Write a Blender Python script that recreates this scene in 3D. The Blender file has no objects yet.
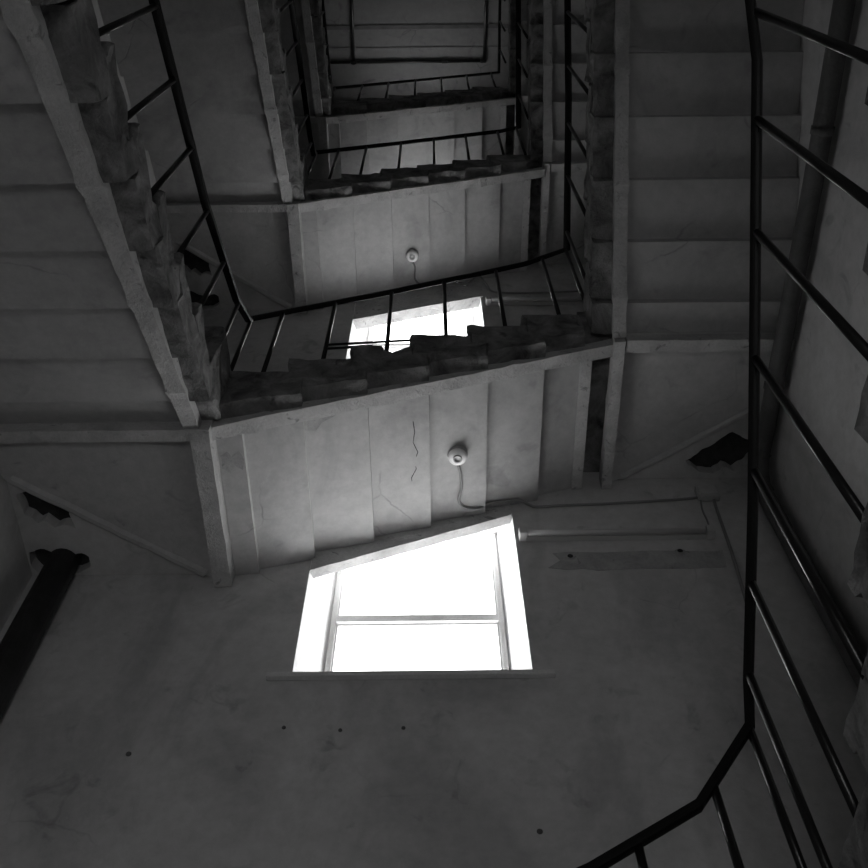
import bpy, bmesh, math, random
from mathutils import Vector, Matrix, noise
from mathutils.geometry import tessellate_polygon
random.seed(7)
C = bpy.context.scene.collection
sc = bpy.context.scene

# ------------------------------------------------------------------ materials
def mk(name):
    m = bpy.data.materials.new(name); m.use_nodes = True
    nt = m.node_tree; b = nt.nodes['Principled BSDF']
    return m, nt, b

def gray(v): return (v, v, v, 1)

def ramp(nt, src, p0, v0, p1, v1):
    r = nt.nodes.new('ShaderNodeMapRange'); r.inputs[1].default_value = p0; r.inputs[2].default_value = p1
    r.inputs[3].default_value = v0; r.inputs[4].default_value = v1
    nt.links.new(src, r.inputs[0]); return r.outputs[0]

def tex(nt, pos, scale, detail=6, rough=.6, stretch=None, dist=0.0):
    n = nt.nodes.new('ShaderNodeTexNoise'); n.inputs['Scale'].default_value = scale
    n.inputs['Detail'].default_value = detail; n.inputs['Roughness'].default_value = rough
    n.inputs['Distortion'].default_value = dist
    if stretch:
        mp = nt.nodes.new('ShaderNodeMapping'); mp.inputs['Scale'].default_value = stretch
        nt.links.new(pos, mp.inputs[0]); pos = mp.outputs[0]
    nt.links.new(pos, n.inputs['Vector']); return n.outputs['Fac']

def mul(nt, a, b, op='MULTIPLY'):
    m = nt.nodes.new('ShaderNodeMath'); m.operation = op
    for i, x in enumerate((a, b)):
        if isinstance(x, (int, float)): m.inputs[i].default_value = x
        else: nt.links.new(x, m.inputs[i])
    return m.outputs[0]

def plaster(name, lo, hi, scale=1.3, bump=.25, crack=0.0, spots=0.0, rough=.9, stretch=None, stain=0.0, spotscale=9):
    m, nt, b = mk(name)
    g = nt.nodes.new('ShaderNodeNewGeometry'); pos = g.outputs['Position']
    big = tex(nt, pos, scale, 8, .62, stretch, .6)
    fine = tex(nt, pos, scale * 14, 6, .7)
    v = ramp(nt, big, .3, lo, .7, hi)
    v = mul(nt, v, ramp(nt, fine, .25, .86, .75, 1.12))
    if stain:
        s = tex(nt, pos, .9, 5, .6, (1, 1, .6), 1.5)
        v = mul(nt, v, ramp(nt, s, .5, 1.0, .66, 1 - stain))
    if spots:
        s = tex(nt, pos, spotscale, 4, .55, None, .8)
        v = mul(nt, v, ramp(nt, s, .62, 1.0, .72, 1 - spots))
    h = mul(nt, fine, .4)
    h = mul(nt, h, big, 'ADD')
    if crack:
        w = nt.nodes.new('ShaderNodeTexNoise'); w.inputs['Scale'].default_value = 3.0; w.inputs['Detail'].default_value = 5
        nt.links.new(pos, w.inputs['Vector'])
        mx = nt.nodes.new('ShaderNodeMix'); mx.data_type = 'VECTOR'; mx.inputs['Factor'].default_value = .16
        nt.links.new(pos, mx.inputs[4]); nt.links.new(w.outputs['Color'], mx.inputs[5])
        vo = nt.nodes.new('ShaderNodeTexVoronoi'); vo.feature = 'DISTANCE_TO_EDGE'; vo.inputs['Scale'].default_value = 1.7
        nt.links.new(mx.outputs[1], vo.inputs['Vector'])
        line = ramp(nt, vo.outputs['Distance'], .0, 1.0, .011, 0.0)
        mask = ramp(nt, tex(nt, pos, 1.6, 3), .55, 0.0, .62, 1.0)
        lm = mul(nt, mul(nt, line, mask), crack)
        v = mul(nt, v, ramp(nt, lm, 0, 1, 1, .35))
        h = mul(nt, h, mul(nt, lm, .6), 'SUBTRACT')
    cb = nt.nodes.new('ShaderNodeCombineColor')
    for i in range(3): nt.links.new(v, cb.inputs[i])
    nt.links.new(cb.outputs[0], b.inputs['Base Color'])
    b.inputs['Roughness'].default_value = rough
    b.inputs['Specular IOR Level'].default_value = .25
    bp = nt.nodes.new('ShaderNodeBump'); bp.inputs['Strength'].default_value = bump; bp.inputs['Distance'].default_value = .03
    nt.links.new(h, bp.inputs['Height']); nt.links.new(bp.outputs[0], b.inputs['Normal'])
    return m

def simple(name, v, rough, metal=0, spec=.5, bump=0):
    m, nt, b = mk(name)
    b.inputs['Base Color'].default_value = gray(v); b.inputs['Roughness'].default_value = rough
    b.inputs['Metallic'].default_value = metal; b.inputs['Specular IOR Level'].default_value = spec
    if bump:
        g = nt.nodes.new('ShaderNodeNewGeometry'); n = tex(nt, g.outputs['Position'], 60, 4)
        bp = nt.nodes.new('ShaderNodeBump'); bp.inputs['Strength'].default_value = bump; bp.inputs['Distance'].default_value = .004
        nt.links.new(n, bp.inputs['Height']); nt.links.new(bp.outputs[0], b.inputs['Normal'])
    return m

M_WALL = plaster('wall_plaster', .44, .56, .9, .25, .25, .25, stain=.22, spotscale=5)
M_SOFF = plaster('whitewashed_soffit', .355, .455, 1.1, .2, .45, .18, stain=.2, spotscale=4, stretch=(1, .5, 1))
M_STONE = plaster('worn_stone', .06, .34, 6.0, 1.0, 0, .6, spotscale=9)
M_BEAM = plaster('painted_beam', .36, .56, 4.0, .7, 0, .5, spotscale=16)
M_LAND = plaster('landing_plaster', .37, .47, 1.2, .25, .3, .25, spotscale=6)
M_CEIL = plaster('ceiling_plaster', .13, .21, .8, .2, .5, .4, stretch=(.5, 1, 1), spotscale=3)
M_REVEAL = plaster('white_reveal', .90, .94, 2.0, .1)
M_DARKPL = plaster('dark_void_and_crack', .03, .09, 7.0, 1.0)  # near black: painted shade inside the landing holes, also the crack line
M_SCAR = plaster('bare_dirty_plaster', .27, .44, 5.0, .4, 0, .4, spotscale=14)
M_FLOOR = plaster('floor_stone', .13, .20, 3.0, .3)
M_IRON = simple('black_painted_iron', .007, .30, 0, .35, .25)
M_RAIL = simple('black_rail', .005, .5, 0, .2, .2)
M_PIPE = plaster('dark_pipe', .02, .05, 6.0, .3, rough=.55)
M_PIPE2 = plaster('grey_pipe', .07, .12, 6.0, .3, rough=.6)
M_WOODW = plaster('white_paint_wood', .62, .74, 8.0, .15, rough=.5)
M_SILL = plaster('grey_sill', .55, .66, 8.0, .2, rough=.6)
M_LAMP = simple('porcelain', .72, .3)
M_LAMPD = simple('lamp_socket', .35, .4)
M_CABLE = simple('grey_cable', .22, .55)
M_TUBE = simple('tube_glass', .42, .4)
M_BAT = simple('batten_metal', .45, .5)
M_BLACK = simple('hole_dark', .01, .9)
def glass():
    m = bpy.data.materials.new('window_glass'); m.use_nodes = True; nt = m.node_tree; nt.nodes.clear()
    o = nt.nodes.new('ShaderNodeOutputMaterial'); t = nt.nodes.new('ShaderNodeBsdfTransparent'); t.inputs[0].default_value = (.96, .96, .96, 1)
    g = nt.nodes.new('ShaderNodeBsdfGlossy'); g.inputs['Roughness'].default_value = .02
    mx = nt.nodes.new('ShaderNodeMixShader'); mx.inputs[0].default_value = .05
    nt.links.new(t.outputs[0], mx.inputs[1]); nt.links.new(g.outputs[0], mx.inputs[2]); nt.links.new(mx.outputs[0], o.inputs[0])
    return m
M_GLASS = glass()

# ------------------------------------------------------------------ helpers
def link(name, bm, mats, parent=None, smooth=False):
    bmesh.ops.recalc_face_normals(bm, faces=bm.faces[:])
    me = bpy.data.meshes.new(name)
    if parent is not None:
        off = parent.location.copy()
        p = parent.parent
        while p is not None: off += p.location; p = p.parent
        bmesh.ops.translate(bm, verts=bm.verts[:], vec=-off)
    bm.to_mesh(me); bm.free()
    for m in (mats if isinstance(mats, (list, tuple)) else [mats]): me.materials.append(m)
    if smooth:
        for p in me.polygons: p.use_smooth = True
    o = bpy.data.objects.new(name, me); C.objects.link(o)
    if parent is not None: o.parent = parent
    return o

def tag(o, label, cat, group=None):
    o['label'] = label; o['category'] = cat
    if group: o['group'] = group
    return o

def thing(name, loc, label, cat, group=None):
    o = bpy.data.objects.new(name, None); o.empty_display_size = .1; C.objects.link(o); o.location = loc
    return tag(o, label, cat, group)

def struct(o): o['kind'] = 'structure'; return o

def box(bm, a, b, bevel=0.0):
    a = Vector(a); b = Vector(b)
    r = bmesh.ops.create_cube(bm, size=1.0)
    s = b - a
    for v in r['verts']:
        v.co = Vector(((v.co.x + .5) * s.x + a.x, (v.co.y + .5) * s.y + a.y, (v.co.z + .5) * s.z + a.z))
    if bevel:
        es = list({e for v in r['verts'] for e in v.link_edges})
        bmesh.ops.bevel(bm, geom=es, offset=bevel, segments=2, affect='EDGES', profile=.6)
    return r['verts']

def loft(bm, rings, closed_ends=True):
    vs = [[bm.verts.new(p) for p in r] for r in rings]
    n = len(vs[0])
    for i in range(len(vs) - 1):
        for j in range(n):
            bm.faces.new((vs[i][j], vs[i][(j + 1) % n], vs[i + 1][(j + 1) % n], vs[i + 1][j]))
    if closed_ends:
        bm.faces.new(vs[0][::-1]); bm.faces.new(vs[-1])
    return vs

def sweep(bm, pts, rx, ry=None, n=8, square=False):
    """tube (or bar with rounded-square section) along a polyline, mitred at the bends"""
    pts = [Vector(p) for p in pts]; ry = ry or rx
    rings = []
    prev = None
    for i, p in enumerate(pts):
        d1 = (pts[i] - pts[i - 1]).normalized() if i else None
        d2 = (pts[i + 1] - pts[i]).normalized() if i < len(pts) - 1 else None
        if d1 is None: d = d2
        elif d2 is None: d = d1
        else: d = (d1 + d2).normalized()
        up = Vector((0, 0, 1)) if abs(d.z) < .95 else Vector((0, 1, 0))
        if prev is not None: up = prev
        s = d.cross(up)
        if s.length < 1e-4: s = d.cross(Vector((1, 0, 0)))
        s.normalize(); u = s.cross(d).normalized(); prev = u
        k = 1.0
        if d1 is not None and d2 is not None:
            k = 1.0 / max(.6, math.cos(d1.angle(d2) / 2))
        ring = []
        for j in range(n):
            a = 2 * math.pi * (j + .5) / n
            ca, sa = math.cos(a), math.sin(a)
            if square:
                q = 1.0 / max(abs(ca), abs(sa)); q = min(q, 1.25); ca *= q; sa *= q
            ring.append(p + s * (ca * rx * k) + u * (sa * ry))
        rings.append(ring)
    loft(bm, rings)

def smooth_path(pts, k=6):
    """Catmull-Rom resample"""
    P = [Vector(p) for p in pts]; P = [P[0] * 2 - P[1]] + P + [P[-1] * 2 - P[-2]]
    out = []
    for i in range(1, len(P) - 2):
        for j in range(k):
            t = j / k
            a, b, c, d = P[i - 1], P[i], P[i + 1], P[i + 2]
            out.append(.5 * ((2 * b) + (c - a) * t + (2 * a - 5 * b + 4 * c - d) * t * t + (3 * b - a - 3 * c + d) * t ** 3))
    out.append(P[-2]); return out

def disc(bm, c, axis, r0, r1, h0, h1, n=24):
    """frustum around axis"""
    c = Vector(c); ax = Vector(axis).normalized()
    q = ax.to_track_quat('Z', 'Y')
    rings = []
    for r, h in ((r0, h0), (r1, h1)):
        rings.append([c + q @ Vector((r * math.cos(2 * math.pi * j / n), r * math.sin(2 * math.pi * j / n), h)) for j in range(n)])
    loft(bm, rings)

def lathe(bm, c, axis, prof, n=28):
    c = Vector(c); q = Vector(axis).normalized().to_track_quat('Z', 'Y')
    loft(bm, [[c + q @ Vector((r * math.cos(2 * math.pi * j / n), r * math.sin(2 * math.pi * j / n), h)) for j in range(n)] for r, h in prof])

def jit(p, amp, freq=9.0, seed=0.0):
    n = noise.noise_vector(Vector(p) * freq + Vector((seed, seed * 1.7, seed * .3)))
    n2 = noise.noise_vector(Vector(p) * freq * 2.7 + Vector((seed, 3.1, seed)))
    return Vector(p) + n * amp + n2 * amp * .5

def slab_holes(bm, outer, holes, z0, z1):
    """horizontal slab from a polygon with holes (xy lists)"""
    loops = [outer] + holes
    flat = [p for l in loops for p in l]
    tris = tessellate_polygon([[Vector((x, y, 0)) for x, y in l] for l in loops])
    lo = [bm.verts.new((x, y, z0)) for x, y in flat]; hi = [bm.verts.new((x, y, z1)) for x, y in flat]
    for t in tris:
        try:
            bm.faces.new([lo[i] for i in t][::-1]); bm.faces.new([hi[i] for i in t])
        except ValueError: pass
    k = 0
    for l in loops:
        n = len(l)
        for i in range(n):
            a, b = k + i, k + (i + 1) % n
            bm.faces.new((lo[a], lo[b], hi[b], hi[a]))
        k += n

# ------------------------------------------------------------------ layout (metres, camera at the origin)
XL, XR, YW, YF = -2.35, 2.20, 3.50, -1.75
FLOOR, CEIL = -1.55, 17.3
# turn: string heights at the back-left / back-right corner
ZA = [0.20, 4.31, 8.27, 11.78]
ZB = [1.00, 5.28, 9.42, 12.80]
TB = [.345, .345, .345, .36]     # back flights: going, rise, depth of the stones
RB = [.148, .148, .163, .160]
TH = [.44, .48, .47, .52]
SB = [-1.15, -1.15, -1.15, -1.23]  # where the first back step starts
ZW = .05
RL = [.15, .171, .171, .150]
RR = [.150, .148, .146, .140]
LX = [1.12, 1.12, 1.12, 1.19]     # well edge of the left / right stones
RX = [.968, .97, .98, 1.03]
TL, TR = .36, [.30, .46, .47, .47]
YB0 = -.57               # front end of the side flights
NS = 9
TS = (2.42 - YB0) / NS
YL0 = -.44                # the left flights start a little further in
TSL = (2.43 - YL0) / NS

# ------------------------------------------------------------------ room shell
WIN_Z = [3.60, 7.22, 11.60, 15.35]  # the topmost window is hidden, added to brighten the ceiling
def rect(x0, x1, z0, z1): return [(x0, z0), (x1, z0), (x1, z1), (x0, z1)]
bm = bmesh.new()
inner = [rect(-.735, .49 if i != 1 else .462, z, z + (1.42 if i != 1 else 1.62)) for i, z in enumerate(WIN_Z)]
outer = [rect(-.62, .402, z + .06, z + (1.66 if i != 1 else 1.95)) for i, z in enumerate(WIN_Z)]
D = .35
ow = rect(XL - .2, XR + .2, FLOOR - .1, CEIL + .1)
for yy, holes, flip in ((YW, inner, 0), (YW + D, outer, 1)):
    loops = [ow] + holes
    flat = [p for l in loops for p in l]
    vs = [bm.verts.new((x, yy, z)) for x, z in flat]
    for t in tessellate_polygon([[Vector((x, z, 0)) for x, z in l] for l in loops]):
        bm.faces.new([vs[i] for i in t])
bm.verts.ensure_lookup_table()
nv = 4 + 4 * len(WIN_Z)
for k in range(0, nv, 4):
    for i in range(4):
        a, b = k + i, k + (i + 1) % 4
        f = bm.faces.new((bm.verts[a], bm.verts[b], bm.verts[nv + b], bm.verts[nv + a]))
        if k: f.material_index = 1
wall_back = struct(link('wall_back', bm, [M_WALL, M_REVEAL]))
def shell(name, a, b, mat):
    bm = bmesh.new(); box(bm, a, b); return struct(link(name, bm, mat))
shell('wall_left', (XL - .2, YF - .2, FLOOR - .1), (XL, YW, CEIL + .1), M_WALL)
shell('wall_right', (XR, YF - .2, FLOOR - .1), (XR + .2, YW, CEIL + .1), M_WALL)
bm = bmesh.new()   # unseen doorway gap, added to let fill light into the stairwell
box(bm, (XL, YF - .2, FLOOR - .1), (-.45, YF, CEIL + .1)); box(bm, (.45, YF - .2, FLOOR - .1), (XR, YF, CEIL + .1)); box(bm, (-.45, YF - .2, .3), (.45, YF, CEIL + .1))
struct(link('wall_front', bm, M_WALL))
L = bpy.data.lights.new('fill_opening_portal', 'AREA'); L.shape = 'RECTANGLE'; L.size = .9; L.size_y = 1.85; L.cycles.is_portal = True
lo = bpy.data.objects.new('fill_opening_portal', L); C.objects.link(lo); lo.location = (0, YF - .22, -.625); lo.rotation_euler = (math.radians(90), 0, 0)
shell('floor', (XL, YF, FLOOR - .1), (XR, YW, FLOOR), M_FLOOR)
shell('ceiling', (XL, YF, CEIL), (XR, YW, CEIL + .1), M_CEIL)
for i, y in enumerate((2.16, 2.50)):
    bm = bmesh.new(); box(bm, (XL, y - .035 + .012 * i, CEIL - .014), (XR, y + .03 - .012 * i, CEIL)); struct(link('trim_%d' % (i + 1), bm, M_PIPE2 if i == 0 else M_CEIL))

for i, z in enumerate(WIN_Z):
    w = bpy.data.objects.new('window_%d' % (i + 1), None); C.objects.link(w); w.location = (-.12, YW + D, z); struct(w)
    x0, x1, z0, z1, y0, y1 = -.62, .402, z + .06, z + (1.66 if i != 1 else 1.95), YW + D - .055, YW + D
    mid = z + (.765 if i != 1 else .99)
    for nm, a, b in (('jamb', (x0, y0, z0), (x0 + .032, y1, z1)), ('jamb', (x1 - .032, y0, z0), (x1, y1, z1)),
                     ('head', (x0 + .032, y0, z1 - .05), (x1 - .032, y1, z1)), ('bottom_rail', (x0 + .032, y0, z0), (x1 - .032, y1, z0 + .05)),
                     ('transom', (x0 + .032, y0 - .012, mid - .028), (x1 - .032, y1, mid + .028))):
        bm = bmesh.new(); box(bm, a, b, .006); link(nm, bm, M_WOODW, w)
    for a, b in ((z0 + .05, mid - .028), (mid + .028, z1 - .05)):
        # sash: a thin inner frame around each pane
        bm = bmesh.new(); t = .010
        for p, q in (((x0 + .032, y0 + .012, a), (x0 + .032 + t, y1 - .008, b)), ((x1 - .032 - t, y0 + .012, a), (x1 - .032, y1 - .008, b)),
                     ((x0 + .032 + t, y0 + .012, a), (x1 - .032 - t, y1 - .008, a + t)), ((x0 + .032 + t, y0 + .012, b - t), (x1 - .032 - t, y1 - .008, b))):
            box(bm, p, q)
        s = link('sash', bm, M_WOODW, w)
        bm = bmesh.new(); box(bm, (x0 + .037, y1 - .026, a + .008), (x1 - .037, y1 - .022, b - .008)); link('pane', bm, M_GLASS, s)
    bm = bmesh.new(); box(bm, (-.86, YW - .035, z - .032), (.60, YW - .001, z), .006); link('window_sill', bm, M_SILL, w)
    # portal: guides sampling of the sky through the opening
    L = bpy.data.lights.new('window_portal', 'AREA'); L.shape = 'RECTANGLE'; L.size = 1.0; L.size_y = 1.66; L.cycles.is_portal = True
    lo = bpy.data.objects.new('window_portal', L); C.objects.link(lo); lo.location = (-.117, YW + D + .02, z + .89); lo.rotation_euler = (math.radians(-90), 0, 0)

# ------------------------------------------------------------------ stair flights
class Frame:
    """maps (s along the climb, w from well edge towards wall, z)"""
    def __init__(self, kind): self.k = kind
    def __call__(self, s, w, z):
        if self.k == 'B': return Vector((s, w, z))
        if self.k == 'L': return Vector((-w, s, z))
        return Vector((w, -s, z))

def stone(fr, prof, w0, w1, soff_edges, seed, amp=.013, rim=.12):
    """step stone: profile polygon (s,z) lofted from the well end w0 to the wall w1, worn at the well end"""
    bm = bmesh.new()
    pts = []; soff = []
    n = len(prof)
    for i in range(n):
        a = Vector(prof[i]); b = Vector(prof[(i + 1) % n]); k = max(1, int((b - a).length / .05))
        for j in range(k):
            pts.append(a.lerp(b, j / k)); soff.append(i in soff_edges)
    cen = sum((p for p in pts), Vector((0, 0))) / len(pts)
    ws = [w0, w0 + .02, w0 + .06, w0 + .13, w0 + .25, w0 + .5, w1]
    ws = [w for w in ws if w < w1] + [w1]
    rings = []
    for q, w in enumerate(ws):
        ring = []
        for p in pts:
            s, z = p
            if q == 0 and rim > 0: s, z = cen.lerp(p, .97)
            v = fr(s, w, z)
            a = amp * math.exp(-(w - w0) / .18)
            if w < w1: v = jit(v, a, 8.0, seed) if a > .002 else v
            ring.append(v)
        rings.append(ring)
    vs = [[bm.verts.new(p) for p in r] for r in rings]
    m = len(pts)
    for i in range(len(vs) - 1):
        for j in range(m):
            f = bm.faces.new((vs[i][j], vs[i][(j + 1) % m], vs[i + 1][(j + 1) % m], vs[i + 1][j]))
            if soff[j] and ws[i] >= w0 + rim: f.material_index = 1
    bm.faces.new(vs[-1])
    if rim < 0: return bm
    prev = vs[0]
    for sc_ in (.72, .4):
        cur = []
        for p in pts:
            q = cen.lerp(p, sc_); v = fr(q.x, w0, q.y)
            d = noise.noise(Vector(v) * 6 + Vector((seed, 0, seed)))
            v2 = fr(q.x, w0 + .018 * d + .006, q.y)
            cur.append(bm.verts.new(jit(v2, amp * .5, 14, seed)))
        for j in range(m): bm.faces.new((prev[j], prev[(j + 1) % m], cur[(j + 1) % m], cur[j]))
        prev = cur
    c = bm.verts.new(fr(cen.x, w0 + .01, cen.y))
    for j in range(m): bm.faces.new((prev[j], prev[(j + 1) % m], c))
    return bm

def flight(kind, s0, n, T, R, zs0, w0, w1, thick, strw, name_label, notch=None, last_top=None, off=0.0, s_ext=(0, 0), end_off=0.0):
    """zs0: underside of the string at s0"""
    fr = Frame(kind)
    root = thing('stair_flight', fr(s0 + T * n / 2, (w0 + w1) / 2, zs0), name_label, 'stairs')
    for i in range(n):
        a = s0 + i * T; za = zs0 + i * R
        rr = random.uniform(-.012, .012)
        top = za + thick + (.02 if notch == i else rr)
        if last_top and i == n - 1: top = max(top, last_top)
        so = .078 + (off * R / T if i else 0)
        b0 = za + so; b1 = za + .078 + off * R / T + .62 * R
        nose = .025
        # interlocking stones: the back of each shows as a lip under the next
        of = off if i else 0.0
        low = [(a, b0 + .1)] if i else []
        if i: low.append((a + of, b0 + .1))
        of2 = off if i < n - 1 else end_off
        if of2:
            bs = za + .078 + off * R / T + R + .1
            low += [(a + of, b0), (a + T + of2, b1), (a + T + of2, bs), (a + T, bs)]
        else: low += [(a + of, b0), (a + T, b1)]
        prof = [(a - nose, top), (a - nose, top - .06), (a, top - .075)] + low + [(a + T, top)]
        k0 = 3 + len(low) - (4 if of2 else 2)
        sf = {k0, k0 + 1}
        if notch == i:
            bm = stone(fr, [(a - nose, top), (a - nose, top - .06), (a, top - .075)] + low + [(a + T, top - .02), (a + T - .06, top - .045),
                            (a + T - .12, top - .10), (a + T - .165, top - .07), (a + T - .19, top)], w0, w0 + .42, sf, i * 3.3)
            tmp = stone(fr, prof, w0 + .42, w1, sf, i * 3.3, .001, rim=-1)
            me = bpy.data.meshes.new('tmp'); tmp.to_mesh(me); tmp.free(); bm.from_mesh(me); bpy.data.meshes.remove(me)
        else:
            bm = stone(fr, prof, w0, w1, sf, i * 3.3 + zs0)
        link('step', bm, [M_STONE, M_SOFF], root)
    # string: a plastered steel beam under the well ends of the stones
    bm = bmesh.new(); rings = []
    k = n * 6
    for i in range(k + 1):
        s = s0 - s_ext[0] + (n * T + s_ext[0] + s_ext[1]) * i / k; z = zs0 + R / T * (s - s0)
        lump = .008 if (i % 11) == 4 else 0
        rings.append([jit(fr(s, w, z + dz), .004, 12) for w, dz in ((strw[0] - lump, -lump), (strw[0] - lump * .3, .082), (strw[1], .082), (strw[1] + lump, -lump))])
    loft(bm, rings)
    link('string_beam', bm, M_BEAM, root)
    return root

def rough(loop, amp=.012):
    out = []
    n = len(loop)
    for i in range(n):
        a = Vector((*loop[i], 0)); b = Vector((*loop[(i + 1) % n], 0))
        k = max(1, int((b - a).length / .022))
        for j in range(k):
            p = a.lerp(b, j / k); d = noise.noise_vector(p * 23) * amp; out.append((p.x + d.x, p.y + d.y))
    return out

def soffit_z(t, x):
    i = math.floor((x - .09 - SB[t]) / TB[t]); a = SB[t] + i * TB[t] + .09
    za = ZA[t] + ZW + i * RB[t] + .078 + .09 * RB[t] / TB[t]
    return za + .62 * RB[t] * (x - a) / TB[t]
def back_flight(t, label, notch=None):
    f = flight('B', SB[t], 6, TB[t], RB[t], ZA[t] + ZW, 2.38, YW - .003, TH[t], (2.47, 2.55), label, notch, off=.09, s_ext=(.06, .19))
    bm = bmesh.new(); x0, x1, z = SB[t] - .012, SB[t] + .125, ZA[t] + ZW
    loft(bm, [[(x0, y, z + .06), (x1, y, z + .075), (x1, y, z + .2), (x0, y, z + .2)] for y in (2.56, 2.9, 3.2, YW - .003)])
    link('soffit_panel', bm, M_SOFF, f)
    bm = bmesh.new(); xe = SB[t] + 6 * TB[t]; ze = z + 6 * RB[t] + .03; rings = []
    for i in range(13):
        y = 2.56 + (YW - .008 - 2.56) * i / 12
        rings.append([jit((x, y, zz), .003, 11) for x, zz in ((xe - .02, ze), (xe + .05, ze + .01), (xe + .05, ze + .12), (xe - .02, ze + .12))])
    loft(bm, rings); link('end_lath', bm, M_BEAM, f)
    if t == 1:
        def flat(name, pts, zf, mat):
            bm = bmesh.new(); pp = rough(pts, .008)
            loft(bm, [[(x, y, zf(x) - .0025) for x, y in pp], [(x, y, zf(x) + .002) for x, y in pp]]); link(name, bm, mat, f)
        zp = lambda x: z + .06 + .015 * (x - x0) / (x1 - x0)
        flat('peeled_patch', [(-1.15, 2.68), (-1.11, 2.66), (-1.09, 2.70), (-1.05, 2.66), (-1.03, 2.72), (-1.04, 2.78), (-1.08, 2.75), (-1.11, 2.80), (-1.15, 2.76)], zp, M_SCAR)
        zs = lambda x: soffit_z(1, x)
        flat('peeled_patch', [(-.70, 2.56), (-.52, 2.56), (-.56, 2.59), (-.62, 2.615), (-.66, 2.66), (-.70, 2.65)], zs, M_SCAR)
        bm = bmesh.new(); cp = [(-.118, 2.72), (-.112, 2.79), (-.122, 2.86), (-.098, 2.93), (-.112, 2.99), (-.108, 3.05), (-.135, 3.10), (-.13, 3.16), (-.155, 3.21)]
        sweep(bm, [jit((x, y, soffit_z(1, x)), .008, 24) * 1 for x, y in cp], .0022, .002, 6)
        link('crack', bm, M_DARKPL, f)
    # sloping bearer that crosses the window opening
    if t >= 1:
        dz = (ZA[t] + ZW) - 4.36
        hb, yb = (.48, .095) if t == 2 else (.2, .055)
        bm = bmesh.new(); rings = []
        for i in range(13):
            x = -.73 + 1.215 * i / 12; z = 4.45 + .54 * i / 12 + dz - (.29 if t == 2 else 0)
            rings.append([jit((x, y, z + h), .004, 9) for y, h in ((YW - .012, 0), (YW - .012, hb), (YW + yb, hb), (YW + yb, 0))])
        loft(bm, rings); link('wall_bearer', bm, M_BEAM, f)
    return f

def left_flight(t, label):
    zf = ZA[t] - RL[t] * NS
    return flight('L', YL0, NS, TSL, RL[t], zf, LX[t], -XL - .003, TL, (LX[t] + .095, LX[t] + .18), label, last_top=ZA[t] + ZW + TH[t] - .06, off=.13, s_ext=(0, .06), end_off=.02)

def right_flight(t, label):
    return flight('R', -2.42, NS, TS, RR[t], ZB[t] + .03, RX[t], XR - .003, TR[t], (1.09 + RX[t] - .97, 1.17 + RX[t] - .97), label, off=-.15, end_off=-.02)

back_flight(0, 'lowest stone stair flight along the back wall, mostly below the frame at bottom right')
right_flight(0, 'nearest stone stair flight whose worn step ends poke in at the right edge')
left_flight(1, 'big stone stair flight at upper left, underside lit dimly, nearest on the left wall')
back_flight(1, 'stone stair flight with broken step edge crossing just above the large bright window', notch=2)
right_flight(1, 'dim stone stair flight at upper right behind the near handrail')
left_flight(2, 'higher left stone stair flight, seen left of the upper lamp behind the left railing')
back_flight(2, 'stone stair flight above the small upper window, upper lamp on its underside')
right_flight(2, 'dark narrow stone stair flight seen at upper right between two handrails')
left_flight(3, 'topmost left stone stair flight, narrow strip beside the ceiling opening')
back_flight(3, 'topmost stone stair flight along the back wall just under the ceiling opening')
right_flight(3, 'topmost right stone stair flight, dark strip right of the ceiling opening')

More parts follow.
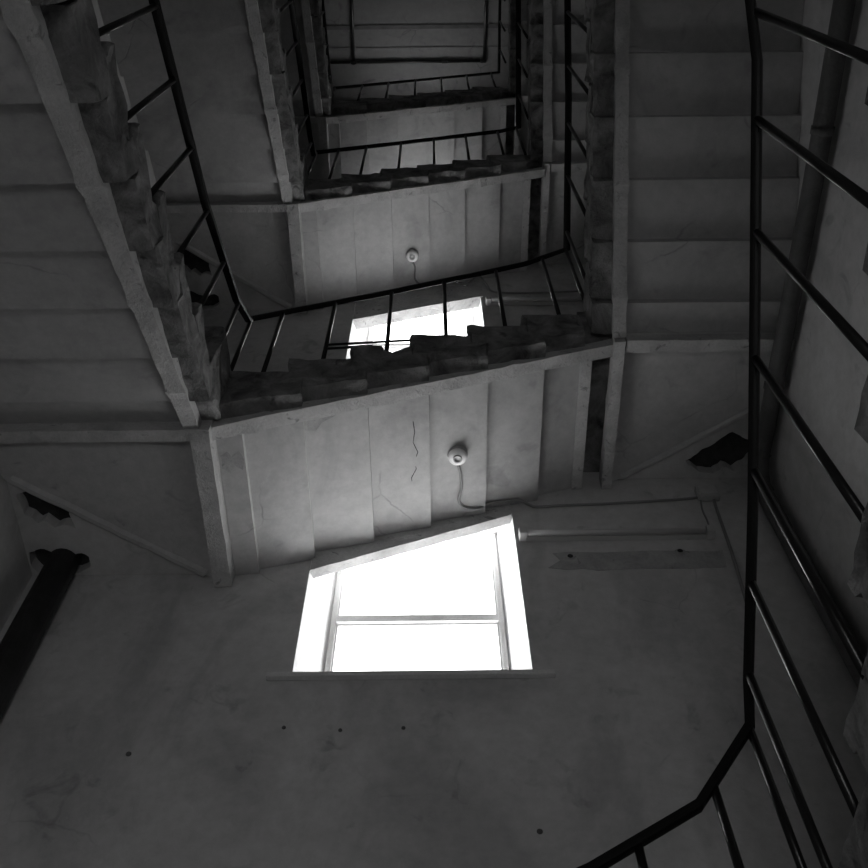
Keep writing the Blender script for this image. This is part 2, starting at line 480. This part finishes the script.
# ------------------------------------------------------------------ corner landings
def landing_left(t, label):
    z = ZA[t]; top = z + ZW + TH[t] - .004; xe = SB[t] - .015
    root = thing('stair_landing', (-1.75, 2.95, z), label, 'landing')
    bm = bmesh.new()
    # main slab: corner cut off along the diagonal
    slab_holes(bm, [(XL + .003, 2.445), (xe, 2.445), (xe, YW - .003), (-1.30, YW - .003), (XL + .003, 2.80)], [], z + .09, z + .21)
    slab = link('slab', bm, M_LAND, root)
    bm = bmesh.new(); box(bm, (XL + .003, 2.435, z + .21), (xe, YW - .003, top)); link('paving', bm, M_STONE, root)
    # corner filling, broken open in two places
    bm = bmesh.new()
    h1 = [(-2.31, 2.93), (-2.22, 2.90), (-2.15, 2.95), (-2.05, 3.02), (-2.03, 3.16), (-2.09, 3.13), (-2.14, 3.16), (-2.2, 3.1), (-2.23, 3.12), (-2.3, 3.06)]
    h2 = [(-2.33, 3.33), (-2.25, 3.30), (-2.17, 3.34), (-2.1, 3.36), (-2.03, 3.33), (-1.99, 3.36), (-2.0, 3.44), (-2.08, 3.48), (-2.3, 3.485), (-2.34, 3.42)]
    slab_holes(bm, [(XL + .003, 2.80), (-1.30, YW - .003), (XL + .003, YW - .003)], [rough(h1), rough(h2)], z + .125, z + .205)
    link('corner_filling', bm, M_WALL, root)
    bm = bmesh.new()   # dark sheet above the holes, the void's shade put into its colour
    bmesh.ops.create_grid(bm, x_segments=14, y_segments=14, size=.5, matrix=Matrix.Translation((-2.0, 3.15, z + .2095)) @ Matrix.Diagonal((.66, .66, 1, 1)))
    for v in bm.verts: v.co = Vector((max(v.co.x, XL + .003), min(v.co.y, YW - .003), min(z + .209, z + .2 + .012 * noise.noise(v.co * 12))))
    link('void_backing', bm, M_DARKPL, root)
    # plastered rib along the diagonal
    bm = bmesh.new()
    a, b = Vector((XL + .045, 2.805, z + .1)), Vector((-1.33, YW - .035, z + .1))
    sweep(bm, [jit(a.lerp(b, i / 16), .006, 6) for i in range(17)], .032, .03, 8)
    link('diagonal_rib', bm, M_LAND, root)
    for nm, p, q in (('front_beam', (XL + .012, 2.462, z + .005), (xe - .095, 2.53, z + .12)), ('side_beam', (xe - .1, 2.46, z - .005), (xe, YW - .012, z + .12))):
        bm = bmesh.new(); L = 14; rings = []
        for i in range(L + 1):
            u = i / L
            if nm == 'front_beam':
                x = p[0] + (q[0] - p[0]) * u; rings.append([jit((x, y, zz), .006, 9) for y, zz in ((p[1], p[2]), (q[1], p[2]), (q[1], q[2]), (p[1], q[2]))])
            else:
                y = p[1] + (q[1] - p[1]) * u; rings.append([jit((x, y, zz), .006, 9) for x, zz in ((p[0], p[2]), (q[0], p[2]), (q[0], q[2]), (p[0], q[2]))])
        loft(bm, rings); link(nm, bm, M_BEAM, root)
    return root

def landing_right(t, label):
    z = ZB[t]; top = ZA[t] + ZW + TH[t] + 6 * RB[t]; xs = SB[t] + 6 * TB[t] + .006
    root = thing('stair_landing', (1.6, 2.95, z), label, 'landing')
    bm = bmesh.new()
    slab_holes(bm, [(1.13, 2.42), (XR - .003, 2.42), (XR - .003, 2.87), (1.20, YW - .003), (1.13, YW - .003)], [], z + .10, z + .2)
    link('slab', bm, M_LAND, root)
    bm = bmesh.new(); box(bm, (xs, 2.425, z + .215), (XR - .003, YW - .003, top)); link('paving', bm, M_STONE, root)
    bm = bmesh.new()
    h = [(1.66, 3.36), (1.94, 3.14), (2.06, 3.20), (2.12, 3.16), (2.14, 3.28), (2.06, 3.40), (1.99, 3.44), (1.93, 3.41), (1.86, 3.46), (1.76, 3.45)]
    slab_holes(bm, [(XR - .003, 2.87), (XR - .003, YW - .003), (1.20, YW - .003)], [rough(h)], z + .125, z + .205)
    link('corner_filling', bm, M_WALL, root)
    bm = bmesh.new()  # near-black sheet that paints the shade inside the hole
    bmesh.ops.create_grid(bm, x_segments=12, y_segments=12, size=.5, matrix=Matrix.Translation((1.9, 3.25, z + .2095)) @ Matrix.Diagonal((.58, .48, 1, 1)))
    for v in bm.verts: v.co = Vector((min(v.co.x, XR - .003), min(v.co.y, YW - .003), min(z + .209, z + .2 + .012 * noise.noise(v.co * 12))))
    link('void_backing', bm, M_DARKPL, root)
    bm = bmesh.new(); a, b = Vector((XR - .04, 2.885, z + .11)), Vector((1.25, YW - .035, z + .11))
    sweep(bm, [jit(a.lerp(b, i / 16), .005, 6) for i in range(17)], .026, .028, 8)
    link('diagonal_rib', bm, M_LAND, root)
    for nm, pts, r in (('front_beam', [(1.175, 2.47), (XR - .01, 2.47)], .04), ('side_beam', [(1.13, 2.43), (1.13, YW - .01)], .032)):
        bm = bmesh.new(); (xa, ya), (xb, yb) = pts; rings = []
        zl, zh = z - .005, z + .115
        if nm == 'front_beam': zl, zh = z + .01, z + .115
        for i in range(15):
            u = i / 14; x = xa + (xb - xa) * u; y = ya + (yb - ya) * u
            dx, dy = (0, r) if nm == 'front_beam' else (r, 0)
            rings.append([jit((x - dx, y - dy, zl), .005, 9), jit((x + dx, y + dy, zl), .005, 9), jit((x + dx, y + dy, zh), .005, 9), jit((x - dx, y - dy, zh), .005, 9)])
        loft(bm, rings); link(nm, bm, M_BEAM, root)
    return root

landing_left(0, 'lowest left corner stair landing, below the frame')
landing_left(1, 'left corner stair landing with broken hole above the dark pipe, left of the large window')
landing_left(2, 'higher left corner stair landing, dim square beyond the left railing')
landing_left(3, 'topmost left corner stair landing beside the ceiling opening')
landing_right(0, 'lowest right corner stair landing, below the frame')
landing_right(1, 'right corner stair landing with dark hole behind the near handrail')
landing_right(2, 'higher right corner stair landing, dark, right of the upper flight')
landing_right(3, 'topmost right corner stair landing beside the ceiling opening')
# storey landings on the door side (behind the camera's view)
for t in range(4):
    zt = ZB[t] + .03 + RR[t] * NS
    bm = bmesh.new(); box(bm, (XL, YF, zt + .1), (XR, YB0 - .003, zt + TR[t] + .05)); box(bm, (XL, YB0 - .003, zt + .1), (-1.1, YL0 - .003, zt + TR[t] + .05)); struct(link('floor', bm, [M_SOFF]))

# ------------------------------------------------------------------ railings
def interp(P, axis, v):
    for a, b in zip(P[:-1], P[1:]):
        lo, hi = sorted((a[axis], b[axis]))
        if lo - 1e-6 <= v <= hi + 1e-6 and hi - lo > 1e-6:
            u = (v - a[axis]) / (b[axis] - a[axis]); return Vector(a).lerp(Vector(b), u)
    return Vector(P[-1])

def tread_B(t, x):
    i = min(6, max(0, math.floor((x - SB[t]) / TB[t]))); return ZA[t] + ZW + TH[t] + i * RB[t]
def tread_L(t, y):
    i = min(NS - 1, max(0, math.floor((y - YL0) / TSL))); return ZA[t] - RL[t] * NS + i * RL[t] + TL
def tread_R(t, y):
    i = min(NS - 1, max(0, math.floor((2.42 - y) / TS))); return ZB[t] + .03 + i * RR[t] + TR[t]

def railing(label, path, posts, bars=(), rad=(.026, .021)):
    root = thing('stair_railing', path[0], label, 'railing')
    bm = bmesh.new(); sweep(bm, path, rad[0], rad[1], 12, square=True); link('handrail', bm, M_RAIL, root, False)
    for (x, y, z0, z1) in posts:
        bm = bmesh.new(); sweep(bm, [(x, y, z0 - .02), (x, y, z1 - .004)], .0135, .0135, 10); link('baluster', bm, M_IRON, root, True)
    for p, q, r in bars:
        bm = bmesh.new(); sweep(bm, [p, q], r, r, 8); link('cross_bar', bm, M_IRON, root, True)
    return root

def build_railing(t, label, L, Bk, R, yb, xl, xr, Bx, Ly, Ry, bars=(), front_to=None):
    """L, R: (y, z) lists; Bk: (x, z) list. L ends and R starts at the corners"""
    path = [(xl, y, z) for y, z in L] + [(x, yb, z) for x, z in Bk] + [(xr, y, z) for y, z in R]
    # drop near duplicates at corners
    pp = [Vector(path[0])]
    for p in path[1:]:
        if (Vector(p) - pp[-1]).length > .05: pp.append(Vector(p))
    path = pp
    if t == 0: path[-2].x -= .03; path[-1].x -= .06
    posts = []
    PL = [Vector((xl, y, z)) for y, z in L]; PB = [Vector((x, yb, z)) for x, z in Bk]; PR = [Vector((xr, y, z)) for y, z in R]
    for y in Ly: posts.append((xl, y, tread_L(t, y), interp(PL, 1, y).z))
    for x in Bx: posts.append((x, yb, tread_B(t, x), interp(PB, 0, x).z))
    for y in Ry: posts.append((xr, y, tread_R(t, y) , interp(PR, 1, y).z))
    if front_to:
        (xe, ze) = front_to; y = path[-1].y; z = path[-1].z
        zt = ZB[t] + .03 + RR[t] * NS + TR[t] + .05
        for k in range(1, 7):
            u = k / 7; posts.append((xr + (xe - xr) * u, YB0 - .06, zt, z + (ze - z) * u))
        path += [Vector((path[-1].x, YB0 - .06, z)), Vector((xe, YB0 - .06, ze))]
    return railing(label, path, posts, bars, [(.0185, .0145), (.0215, .018), (.026, .021), (.02, .017)][t])

build_railing(0, 'nearest black iron stair railing at the right side, running out at the bottom edge',
    [], [(-1.13, .95), (.41, 1.655), (.755, 1.86), (.99, 2.16)], [(2.33, 2.19), (2.2, 2.23), (1.68, 2.46), (1.12, 2.74), (.485, 3.06), (.2, 3.24), (-.6, 3.6)],
    2.33, -1.13, .985, [-1.13, -.8, -.46, -.12, .22, .555, .815, .985], [], [2.18, 1.91, 1.59, 1.28, .94, .64, .36, .04, -.3], front_to=(-1.16, 3.98))
build_railing(1, 'black iron stair railing around the well in front of the upper window, left and middle',
    [(-.6, 3.98), (.46, 4.43), (.8, 4.58), (1.44, 4.86), (2.14, 5.31), (2.40, 5.60)], [(-1.16, 5.66), (-.285, 6.09), (.46, 6.49), (.67, 6.61), (1.01, 6.92)],
    [(2.40, 6.93), (1.41, 7.30), (.79, 7.66), (-.5, 8.24)], 2.42, -1.16, 1.01,
    [-1.155, -.965, -.64, -.275, .08, .45, .805, 1.0], [-.55, -.24, .12, .46, .78, 1.12, 1.48, 1.84, 2.19], [2.30, 1.92, 1.57, 1.20, .86, .5, .15, -.2],
    bars=[((-.64, 2.42, 5.255), (-.12, 2.42, 5.31), .008), ((-.64, 2.42, 5.20), (-.36, 2.42, 5.235), .008)], front_to=(-1.17, 8.38))
build_railing(2, 'upper black iron stair railing in front of the second highest back flight',
    [(-.5, 8.35), (.9, 8.95), (2.2, 9.6), (2.40, 9.78)], [(-1.19, 9.93), (-.32, 10.30), (.757, 10.79), (.98, 10.98)], [(2.40, 11.0), (1.4, 11.45), (-.5, 12.25)],
    2.42, -1.18, .98, [-1.17, -.95, -.67, -.315, .03, .375, .73, .95], [-.5, .2, .55, .9, 1.25, 1.6, 1.95, 2.25], [2.1, 1.75, 1.4, 1.05, .7, .3], front_to=(-1.22, 12.35))
build_railing(3, 'topmost thin black stair railing framing the ceiling opening',
    [(-.5, 11.95), (.9, 12.5), (2.2, 13.0), (2.36, 13.1)], [(-1.28, 13.17), (-.2, 13.66), (.965, 14.22)], [(2.36, 14.24), (1.4, 14.66), (-.5, 15.45)],
    2.38, -1.29, .985, [-1.25, -.9, -.56, -.2, .15, .5, .85], [.2, .6, 1.0, 1.4, 1.8, 2.2], [2.1, 1.75, 1.4, 1.05, .7, .3])

# ------------------------------------------------------------------ pipes in the corners
bm = bmesh.new(); sweep(bm, [(-2.14, 3.385, FLOOR), (-2.14, 3.385, 4.55)], .085, .085, 18)
pl = tag(link('drain_pipe', bm, M_PIPE, None, True), 'thick dark vertical pipe in the left corner under the broken landing', 'pipe')
rp = thing('drain_pipe', (2.1, 3.42, FLOOR), 'dark pipe along the right wall bending down into the right corner', 'pipe')
bm = bmesh.new(); sweep(bm, smooth_path([(2.105, 3.42, FLOOR), (2.105, 3.42, 3.0), (2.105, 3.42, 4.9), (2.105, 3.40, 5.15), (2.11, 3.27, 5.275), (2.11, 3.05, 5.28), (2.115, 1.5, 5.29), (2.115, .3, 5.34), (2.115, -1.6, 5.4)], 6), .055, .055, 16); link('pipe_run', bm, M_PIPE2, rp, True)
for y in (2.75, 1.2, -.2):
    bm = bmesh.new(); z = 5.30 if y > 0 else 5.35
    sweep(bm, [(2.115, y - .02, z - .003), (2.115, y + .02, z - .003)], .062, .062, 16); link('pipe_clip', bm, M_PIPE2, rp, True)

# ------------------------------------------------------------------ lamps, cables, tube lights
def lamp(t, x, y, label):
    z = soffit_z(t, x); ax = Vector((0, 0, -1))
    r = thing('ceiling_lamp', (x, y, z), label, 'lamp')
    bm = bmesh.new(); lathe(bm, (x, y, z), ax, [(.062, -.02), (.064, .012), (.058, .022)]); link('base', bm, M_LAMPD, r, False)
    bm = bmesh.new(); lathe(bm, (x, y, z), ax, [(.052, .020), (.058, .028), (.056, .040), (.046, .052), (.03, .056)]); link('holder', bm, M_LAMP, r, True)
    bm = bmesh.new(); lathe(bm, (x, y, z), ax, [(.028, .054), (.027, .064), (.018, .064), (.018, .058)]); link('socket', bm, M_LAMPD, r, True)
lamp(1, .14, 3.02, 'round white lamp holder on the flight underside above the large window')
lamp(2, -.19, 3.13, 'round white lamp holder on the higher flight underside above the small window')
def cable(name, pts, r, label, mat=M_CABLE):
    bm = bmesh.new(); sweep(bm, smooth_path(pts, 6), r, r, 8); return tag(link(name, bm, mat, None, True), label, 'cable')
def run(t, pts, r, label):
    cable('lamp_cable', [(x, y, (soffit_z(t, x) - .012) if z is None else z) for x, y, z in pts], r, label)
run(1, [(.145, 3.09, None), (.16, 3.16, None), (.165, 3.26, None), (.15, 3.34, None), (.17, 3.40, None), (.22, 3.43, None), (.285, 3.44, None), (.315, 3.44, 5.035), (.36, 3.445, None), (.43, 3.45, None), (.50, 3.455, None), (.55, 3.465, None), (.61, 3.485, 5.09), (.66, 3.488, 5.075), (.84, 3.488, 5.09), (1.08, 3.488, 5.10), (1.32, 3.488, 5.12), (1.55, 3.488, 5.14), (1.70, 3.488, 5.16)], .009,
    'thin cable curling from the lower lamp along the back wall to the right')
run(2, [(-.185, 3.20, None), (-.165, 3.26, None), (-.17, 3.36, None), (-.13, 3.42, None), (-.07, 3.44, None), (.02, 3.45, None), (.12, 3.45, None), (.19, 3.45, None), (.32, 3.45, 8.86), (.46, 3.46, None), (.53, 3.475, 8.93), (.6, 3.487, 8.76), (.9, 3.487, 8.72), (1.24, 3.487, 8.74), (1.7, 3.487, 8.78)], .009,
    'thin cable hanging from the upper lamp above the small window')
jb = thing('junction_box', (1.76, YW, 5.14), 'small junction box at right end of the back wall cable', 'junction box')
bm = bmesh.new(); box(bm, (1.70, YW - .05, 5.13), (1.84, YW, 5.25), .01); link('box', bm, M_LAND, jb)
bm = bmesh.new(); box(bm, (1.715, YW - .056, 5.143), (1.825, YW - .05, 5.237), .002); link('cover', bm, M_WALL, jb)
cable('hanging_cable', [(1.80, 3.49, 5.13), (1.79, 3.49, 5.0), (1.765, 3.49, 4.6), (1.74, 3.49, 4.3), (1.722, 3.49, 4.13)], .010, 'dark cable running down the back wall below the junction box')
cable('tube_cable', [(1.715, 3.49, 5.13), (1.70, 3.49, 5.02), (1.70, 3.49, 4.88), (1.68, 3.49, 4.775)], .006, 'short cable from junction box down to the tube lamp')
def tube(z, x0, x1, label):
    r = thing('fluorescent_lamp', ((x0 + x1) / 2, YW, z), label, 'lamp')
    bm = bmesh.new(); box(bm, (x0 + .02, YW - .035, z + .005), (x1, YW, z + .045), .004); link('batten', bm, M_BAT, r)
    bm = bmesh.new(); sweep(bm, [(x0 + .05, YW - .055, z + .022), (x1 - .04, YW - .055, z + .022)], .019, .019, 14); link('tube', bm, M_TUBE, r, True)
    for xa in (x0, x1 - .032):
        bm = bmesh.new(); box(bm, (xa, YW - .075, z - .004), (xa + .05, YW - .005, z + .06), .008); link('end_cap', bm, M_TUBE if xa == x0 else M_BAT, r)
tube(4.715, .51, 1.68, 'pale unlit tube lamp on back wall right of the large window')
tube(8.43, .50, 1.68, 'pale unlit tube lamp on back wall right of the small upper window')
pp_ = thing('plaster_scar', (1.2, YW, 4.5), 'dark dirty rectangular scar with two bolt holes under the lower tube lamp', 'plaster patch')
bm = bmesh.new()
po = [(.66, 4.46), (.74, 4.53), (.70, 4.60), (.80, 4.61), (1.0, 4.60), (1.3, 4.615), (1.66, 4.60), (1.72, 4.61), (1.70, 4.45), (1.5, 4.44), (1.2, 4.445), (.95, 4.43), (.86, 4.45), (.78, 4.44)]
loft(bm, [[(x, YW - .0035, z) for x, z in po], [(x, YW + .001, z) for x, z in po]]); link('scar', bm, M_SCAR, pp_)
for x, z in ((.80, 4.555), (1.46, 4.595)):
    bm = bmesh.new(); n = 14
    out = [(x + (.036 + .008 * math.sin(3 * a)) * math.cos(a), z + .026 * math.sin(a)) for a in [2 * math.pi * i / n for i in range(n)]]
    loft(bm, [[(a, YW - .014, b) for a, b in [(x + (p - x) * .72, z + (q - z) * .72) for p, q in out]], [(a, YW, b) for a, b in out]])
    h = link('hole_rim', bm, M_SCAR, pp_)
    bm = bmesh.new(); lathe(bm, (x, YW - .014, z), (0, -1, 0), [(.017, -.01), (.017, .002), (.012, .002)], 14); link('bolt_hole', bm, M_BLACK, h)
for (x, z, nm) in ((-.73, 3.26, 'left'), (-.46, 3.24, 'middle'), (-.16, 3.25, 'right')):
    bm = bmesh.new(); lathe(bm, (x, YW, z), (0, -1, 0), [(.010, -.004), (.010, .003), (.007, .008), (.003, .009)], 12)
    tag(link('wall_plug', bm, M_PIPE2, None, True), 'small dark wall plug below the window sill, %s one of the row of three' % nm, 'wall plug', 'wall plugs below the sill')
for (x, z, lb) in ((-1.43, 3.11, 'lone small dark wall plug on the back wall far left of the sill'), (.43, 2.67, 'lone small dark wall plug low on the back wall near the bottom edge')):
    bm = bmesh.new(); lathe(bm, (x, YW, z), (0, -1, 0), [(.013, -.004), (.013, .004), (.008, .010), (.004, .011)], 12)
    tag(link('wall_plug', bm, M_PIPE2, None, True), lb, 'wall plug')

# conduit frame fixed under the ceiling
cf = thing('ceiling_conduit', (0, 2.70, CEIL), 'thin dark pipe frame fixed flat under the ceiling, seen through the stair well', 'conduit')
zc = CEIL - .03
for nm, a, b in (('cross_pipe', (-1.72, 2.70, zc), (.93, 2.70, zc)), ('long_pipe', (-1.30, 2.74, zc), (-1.25, .2, zc)), ('long_pipe', (.92, 2.70, zc), (.95, .2, zc))):
    bm = bmesh.new(); sweep(bm, [a, b], .026, .026, 10); link(nm, bm, M_IRON, cf, True)
for x in (-1.30, .25, .90):
    bm = bmesh.new(); box(bm, (x - .05, 2.67, zc - .035), (x + .05, 2.73, CEIL), .006); link('bracket', bm, M_IRON, cf)

# ------------------------------------------------------------------ light, camera
w = bpy.data.worlds.new('World'); sc.world = w; w.use_nodes = True
bg = w.node_tree.nodes['Background']; bg.inputs[0].default_value = (1, 1, 1, 1); bg.inputs[1].default_value = 7.0
cam = bpy.data.cameras.new('Camera'); co = bpy.data.objects.new('Camera', cam); C.objects.link(co)
cam.sensor_fit = 'HORIZONTAL'; cam.sensor_width = 36; cam.lens = 960 / 868 * 36; cam.clip_start = .02
pi_ = math.radians(59.9); ro = math.radians(-.6)
fw = Vector((0, math.cos(pi_), math.sin(pi_))); r = Vector((1, 0, 0)); u = r.cross(fw)
r2 = math.cos(ro) * r + math.sin(ro) * u; u2 = -math.sin(ro) * r + math.cos(ro) * u
co.matrix_world = Matrix((r2, u2, -fw)).transposed().to_4x4()
sc.camera = co
sc.view_settings.view_transform = 'Standard'; sc.view_settings.look = 'None'; sc.view_settings.gamma = 1; sc.view_settings.use_curve_mapping = False
sc.view_settings.exposure = 0
sc.cycles.max_bounces = 16; sc.cycles.diffuse_bounces = 12; sc.cycles.transparent_max_bounces = 16
sc.cycles.use_denoising = True
